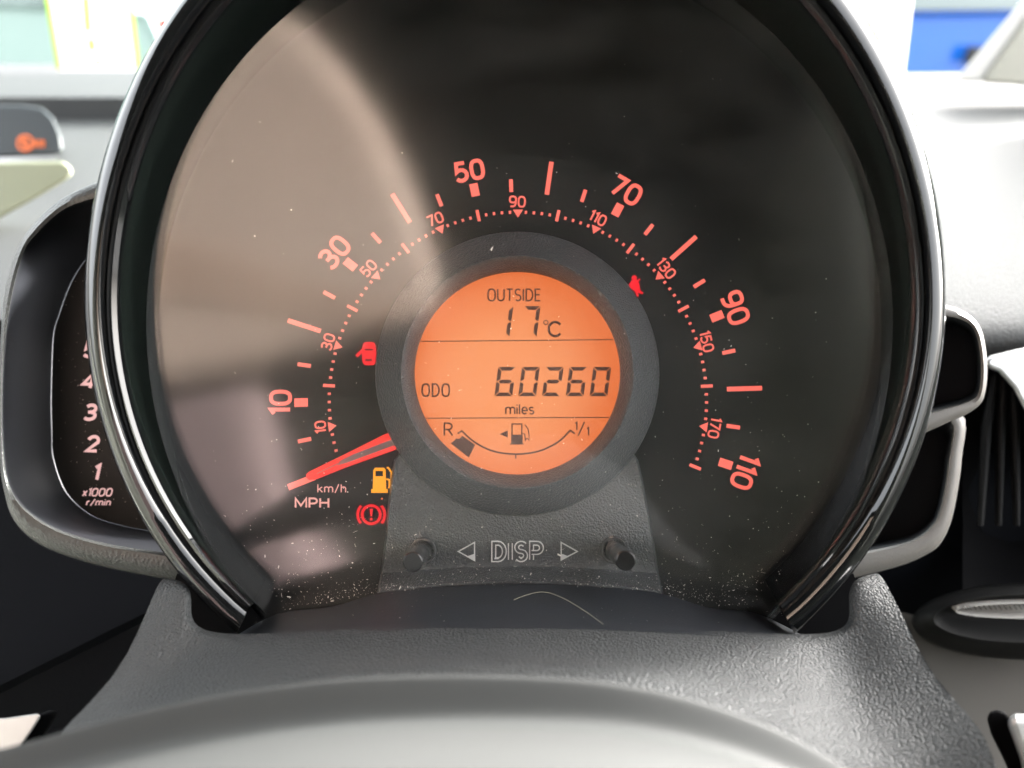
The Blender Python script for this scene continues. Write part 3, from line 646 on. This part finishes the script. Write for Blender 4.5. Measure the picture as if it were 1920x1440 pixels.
# air vent at far right
av = thing('air_vent', 'black air vent with bright silver upper edge at the right', 'air vent', zp(1900, 800, -40))
obj('vent_frame', MB().prism([(1845, 674), (1858, 667), (1925, 651), (2060, 640), (2060, 900), (1960, 830), (1925, 776), (1900, 728), (1872, 697), (1852, 690)], zp, -60, -40, back=True), 'silver', av, bevel=2.5)
bowl = []
for k in range(7):
    t = k / 6; bowl.append([zp(lerp(1805, 2150, s / 8), lerp(690, 1150, t), -48 - 30 * math.sin(math.pi * t) * math.sin(math.pi * min(1, .25 + s / 9))) for s in range(9)])
obj('vent_bowl', MB().grid(bowl), 'black', av, smooth=60)
for k in range(4):
    x0, x1 = 1866 + k * 16, 1838 + k * 34
    obj('vent_slat', MB().tube([zp(x, y, -50) for x, y in [(x0, 700), (lerp(x0, x1, .6), 800), (x1, 985)]], [1.0, 1.6, 1.0], 6), mat('slat_black', (0.003, 0.003, 0.0035), 0.6, spec=0.12), av, smooth=60)
kn = thing('round_knob', 'dark round knob with pale ribbed upper rim, lower right', 'knob', zp(1900, 1160, -40))
def ell(cx, cy, rx, ry, z, n=48): return [zp(cx + rx * math.cos(2 * math.pi * i / n), cy + ry * math.sin(2 * math.pi * i / n), z) for i in range(n)]
obj('knob_body', MB().grid([ell(1925, 1150, 150, 20, -42), ell(1925, 1160, 175, 45, -36), ell(1925, 1165, 205, 65, -40), ell(1925, 1165, 215, 72, -56)], True).poly(ell(1925, 1150, 150, 20, -42)), mat('knob_dark', (0.004, 0.004, 0.004), 0.6, spec=0.12), kn, smooth=60)
obj('knob_rim', MB().grid([ell(1930, 1128, 152, 7, -42), ell(1930, 1139, 146, 15, -38), ell(1930, 1146, 138, 14, -36)], True).poly(ell(1930, 1128, 152, 7, -42)), 'pale', kn, smooth=60)
for k in range(14):
    x = 1806 + k * 9.5
    obj('knob_rib', MB().ribbon([(x, 1136), (x + 6, 1143)], 2.5, zp, -37.5, -36.2), 'grey', kn)

# stalks behind the wheel
st = thing('control_stalk', 'white-edged stalk end poking in at the lower left corner', 'control stalk', zp(20, 1400, 40), 'control stalks beside the column')
obj('stalk_arm', MB().prism([(-120, 1352), (10, 1347), (72, 1338), (76, 1344), (58, 1372), (20, 1425), (-30, 1500), (-120, 1500)], zp, 30, 52, back=True), 'silver', st, bevel=2)
obj('stalk_collar', MB().prism([(60, 1345), (95, 1330), (110, 1335), (78, 1385), (45, 1425), (20, 1470), (0, 1470), (40, 1405)], zp, 26, 44, back=True), 'black', st, bevel=2)
st = thing('control_stalk', 'black-collared stalk end with silver arm in the lower right corner', 'control stalk', zp(1900, 1400, 40), 'control stalks beside the column')
obj('stalk_arm', MB().prism([(1884, 1343), (1905, 1338), (2010, 1345), (2010, 1520), (1935, 1520), (1912, 1420)], zp, 40, 58, back=True), 'silver', st, bevel=2)
obj('stalk_collar', MB().prism([(1850, 1345), (1858, 1334), (1872, 1330), (1888, 1336), (1915, 1420), (1945, 1520), (1915, 1520), (1885, 1430), (1858, 1375)], zp, 36, 54, back=True), 'black', st, bevel=2)

# ================================================================== WINDSCREEN, PILLAR, CARDS
wp = [gp(x, y, -93) for x, y in ((-900, 128), (2300, 140))]
wa, wb = wp; wa = VROT.to_3x3() @ wa; wb = VROT.to_3x3() @ wb
yb = (wa.y + wb.y) / 2; zb = wa.z + 4
ws = MB(); t_ = Vector((0, -500 - yb + 390, 560 - zb))
p0, p1 = Vector((-1000, yb, zb)), Vector((470, yb, zb)); p2, p3 = Vector((470, 284, 755)), Vector((-1000, 284, 755)); th = Vector((0, 4, 4))
ws.grid([[p0, p1, p1 + th, p0 + th], [p3, p2, p2 + th, p3 + th]], True); ws.poly([p0, p1, p1 + th, p0 + th]); ws.poly([p3, p2, p2 + th, p3 + th])
obj('windscreen', ws, 'pane', world_frame=True, label='clear windscreen above the dashboard', cat='windscreen')
pil = thing('windscreen_pillar', 'slanting beige windscreen pillar in the upper right corner', 'pillar', zp(1850, 80, -480))
obj('pillar_trim', MB().prism([(1838, 156), (1990, -60), (2200, -60), (2200, 200), (1900, 160)], zp, -520, -478, back=True), 'pillar', pil, bevel=4)
obj('pillar_edge', MB().prism([(1776, 152), (1800, 140), (1935, -20), (1975, -60), (1992, -58), (1842, 155)], zp, -520, -484, back=True), 'pale', pil, bevel=4)
def card(label, pts, edge, marks, z):
    t = thing('sale_card', label, 'card', zp(*pts[0], z), 'sale cards standing in the windscreen')
    obj('card_sheet', MB().prism(pts, zp, z - .8, z, back=True), 'paper', t)
    for q in edge: obj('card_border', MB().ribbon(q, 9, zp, z, z + .4), 'limeedge', t)
    for q in marks: obj('card_mark', MB().ribbon(q, 13, zp, z, z + .4), 'yellow', t)
card('white sale card with lime edges and yellow marks, upper left', [(80, -40), (238, -40), (262, 132), (110, 132)], [[(82, -40), (112, 130)], [(238, -40), (258, 130)]],
     [[(160, -10), (165, 60)], [(170, 72), (173, 96)], [(180, 112), (186, 122)]], -560)
card('white sale card with a lime edge behind the hood, upper right', [(1560, -40), (1716, -40), (1694, 146), (1600, 146)], [[(1590, -20), (1690, 146)]], [], -560)

# ================================================================== PARKED CARS (blurred, outside)
def car(label, paint, loc, rz, group='cars parked outside'):
    root = bpy.data.objects.new('parked_car', None); COL.objects.link(root); ORG[root] = Vector()
    root.matrix_world = Matrix.Translation(Vector(loc)) @ Matrix.Rotation(R(rz), 4, 'Z')
    root['label'] = label; root['category'] = 'car'; root['group'] = group
    prof = [(-1900, 300), (-1950, 520), (-1880, 760), (-1150, 900), (-1000, 920), (1250, 940), (1850, 900), (1920, 650), (1900, 300)]
    rowsC = []
    for yy, k in ((-820, .97), (-860, 1.0), (860, 1.0), (820, .97)):
        rowsC.append([Vector((x * k, yy, lerp(600, z, k))) for x, z in prof])
    mbd = MB().grid(rowsC); mbd.poly(rowsC[0]); mbd.poly(rowsC[-1])
    obj('body', mbd, paint, root, smooth=30, bevel=40)
    cab = []
    for yy, zt in ((-800, 0), (-640, 1), (640, 1), (800, 0)):
        if zt: cab.append([Vector((-560, yy, 1400)), Vector((-480, yy, 1450)), Vector((900, yy, 1460)), Vector((1150, yy, 1400))])
        else: cab.append([Vector((-1150, yy, 900)), Vector((-1100, yy, 925)), Vector((1500, yy, 940)), Vector((1560, yy, 925))])
    cm = MB().grid(cab); cm.grid([[cab[i][0] for i in range(4)], [Vector((-1150, q, 890)) for q in (-800, -640, 640, 800)]]); cm.grid([[cab[i][3] for i in range(4)], [Vector((1560, q, 890)) for q in (-800, -640, 640, 800)]])
    obj('window', cm, 'carglass', root, smooth=30)
    obj('roof', MB().grid([[Vector((x, yy, 1462 + (0 if abs(yy) > 600 else 14))) for x in (-500, 0, 950)] for yy in (-650, -500, 0, 500, 650)]), paint, root, smooth=60)
    for x in (-1200, 1200):
        for yy, sg in ((-870, -1), (870, 1)):
            wv = lambda r, d: [Vector((x + r * math.cos(2 * math.pi * k / 24), yy - sg * d, 310 + r * math.sin(2 * math.pi * k / 24))) for k in range(24)]
            wt = obj('tyre', MB().grid([wv(200, 0), wv(300, 0), wv(310, 20), wv(310, 180)], True), 'tyre', root, smooth=40)
            obj('rim', MB().grid([wv(200, 0), wv(60, 25)], True).poly(wv(60, 25)), 'rim', wt)
    for sg in (-1, 1):
        el = lambda rr, xx: [Vector((-1020 + xx, sg * (900 + 60 * rr * math.cos(2 * math.pi * k / 20)), 1000 + 70 * rr * math.sin(2 * math.pi * k / 20))) for k in range(20)]
        obj('door_handle', MB().box((-420, sg * 866 - 14, 740), (-190, sg * 866 + 14, 800)), 'tyre', root, bevel=8)
        obj('side_mirror', MB().grid([el(.3, -150), el(.8, -90), el(1, 0), el(.8, 90), el(.3, 150)], True).poly(el(.3, -150)).poly(el(.3, 150)), paint, root, smooth=60)
    for yy in (-700, 700):
        obj('tail_lamp', MB().box((1860, yy - 90, 680), (1935, yy + 90, 880)), 'lamp', root)
        obj('headlight', MB().box((-1945, yy - 110, 620), (-1850, yy + 110, 740)), 'silver', root)
    return root
car('blue car parked outside, seen past the right of the hood', 'carblue', (2.15, 3.9, -0.9), 4)
car('grey-green car parked outside at the far left', 'cargreen', (-3.6, 4.4, -0.9), 4)
car('red car parked farther off behind the grey-green one', 'carred', (-5.4, 7.2, -0.9), 0)
car('white car with a red tail lamp beside the left sale card', 'carwhite', (-4.2, 6.0, -0.9), 12)

# ================================================================== UNSEEN REFLECTOR (added and shaped for the tan lens reflection)
SZ = 560
reflector = thing('lens_reflector', 'added unseen tan seat mirrored softly in the left of the lens', 'reflector', mirror(500, 500, SZ))
sp = [(60, -60), (420, -40), (560, 20), (640, 105), (720, 225), (778, 350), (818, 480), (838, 580), (760, 625), (560, 680), (400, 722), (60, 800)]
P3 = [mirror(x, y, SZ) for x, y in sp]
BD = [mirror(x, y, SZ - 3) for x, y in ((60, 380), (330, 455), (520, 515), (700, 560), (822, 590), (700, 606), (560, 600), (330, 560), (60, 520))]
obj('reflector_band', MB().poly(BD).grid([BD, [p + Vector((0, 0, 12)) for p in BD]], True), mat('brown_reflector_band', (0.42, 0.30, 0.23), 0.9), reflector)  # band added for the darker wedge in the lens reflection
ctr_ = sum(P3, Vector()) / len(P3); back = [ctr_ + (p - ctr_) * .8 + Vector((0, 0, 90)) for p in P3]
smb = MB().poly(P3); smb.grid([P3, back], True); smb.poly(list(reversed(back)))
obj('reflector_upper', smb, 'reflector', reflector, bevel=22, smooth=40)
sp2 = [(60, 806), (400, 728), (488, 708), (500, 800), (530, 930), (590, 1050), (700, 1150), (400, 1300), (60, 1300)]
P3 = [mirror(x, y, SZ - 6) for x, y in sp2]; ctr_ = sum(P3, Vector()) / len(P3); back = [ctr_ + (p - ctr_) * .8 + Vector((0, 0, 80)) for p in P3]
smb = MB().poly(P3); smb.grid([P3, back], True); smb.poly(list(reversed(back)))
obj('reflector_lower', smb, 'reflector_low', reflector, bevel=22, smooth=40)  # added for the mauve tone low in the lens reflection

# ================================================================== DUST, FIBRES
def specks(name, n, place, nrm, size):
    mb = MB(); nrm = nrm.normalized(); a = nrm.orthogonal().normalized(); b = nrm.cross(a)
    for _ in range(n):
        p = place()
        if p is None: continue
        s_ = size * random.lognormvariate(0, .5); k = random.choice((3, 4, 5)); ph_ = random.random() * 6.28
        el = random.choice((1, 1, 1, 2.6)); rot = random.random() * 6.28
        pts = []
        for i in range(k):
            u, v = math.cos(ph_ + 6.283 * i / k) * s_ * el, math.sin(ph_ + 6.283 * i / k) * s_ * random.uniform(.6, 1)
            pts.append(p + a * (u * math.cos(rot) - v * math.sin(rot)) + b * (u * math.sin(rot) + v * math.cos(rot)) + nrm * .05)
        top = p + nrm * (.05 + s_ * .6)
        for i in range(k): mb.poly([pts[i], pts[(i + 1) % k], top])
    return obj(name, mb, 'dust', kind='stuff')
def on_lens():
    y = 1135 - abs(random.gauss(0, 1)) * random.choice((30, 60, 160, 420)); x = random.uniform(380, 1560)
    if y < 20 or ((x - 975) / 640) ** 2 + ((y - 620) / (690 if y < 620 else 715)) ** 2 > 1: return None
    if y > 1098 + 42 * ((x - 970) / 400) ** 2: return None
    return lp(x, y)
specks('lens_dust', 1700, on_lens, LN, .062)
def on_lens_edge():
    x = 970 + random.choice((-1, 1)) * abs(random.gauss(210, 110)); y = 1092 + 44 * ((x - 970) / 400) ** 2 - abs(random.gauss(0, 11))
    return None if not 500 < x < 1440 else lp(x, y)
specks('edge_dust', 420, on_lens_edge, LN, .06)
lint = MB()
for _ in range(60):
    p = on_lens()
    if p is None: continue
    a_ = random.random() * 6.28; c_ = random.uniform(-1.6, 1.6); L_ = random.uniform(.3, 1.1); q = [p]
    for k in range(5):
        a_ += c_ * .25; q.append(q[-1] + Vector((math.cos(a_), math.sin(a_), -math.sin(R(LT)) * math.sin(a_))) * (L_ / 5))
    lint.tube([v + LN * .06 for v in q], .028, 4)
obj('lens_lint', lint, 'dust', kind='stuff')
def on_pod():
    x = random.uniform(20, 270); y = random.uniform(480, 1000)
    if x < 105 + max(0, (y - 850) * .9) : return None
    return zp(x, y, -15.2)
specks('pod_dust', 420, on_pod, Vector((0, 0, 1)), .065)
def on_ledge():
    x = random.uniform(480, 1470); t = random.random(); i = (x - 430) / 1100
    yb_ = 1098 + 45 * ((x - 970) / 450) ** 2; y = lerp(yb_, 1172, t); return zp(x, y, lerp(20.5, 34, t)) + Vector((0, .25, 0))
specks('ledge_dust', 130, on_ledge, Vector((0, 1, .2)), .06)
hair = catmull([zp(963, 1129, 27) + Vector((0, .5, 0)), zp(990, 1121, 25) + Vector((0, .8, 0)), zp(1022, 1118, 24.5) + Vector((0, 1, 0)), zp(1060, 1130, 28) + Vector((0, .8, 0)), zp(1100, 1152, 32) + Vector((0, .5, 0)), zp(1131, 1173, 37) + Vector((0, .3, 0))], 6)
obj('loose_fibre', MB().tube(hair, .07, 6), 'fibre', smooth=180, label='thin pale curved hair lying on the ledge under DISP', cat='hair')
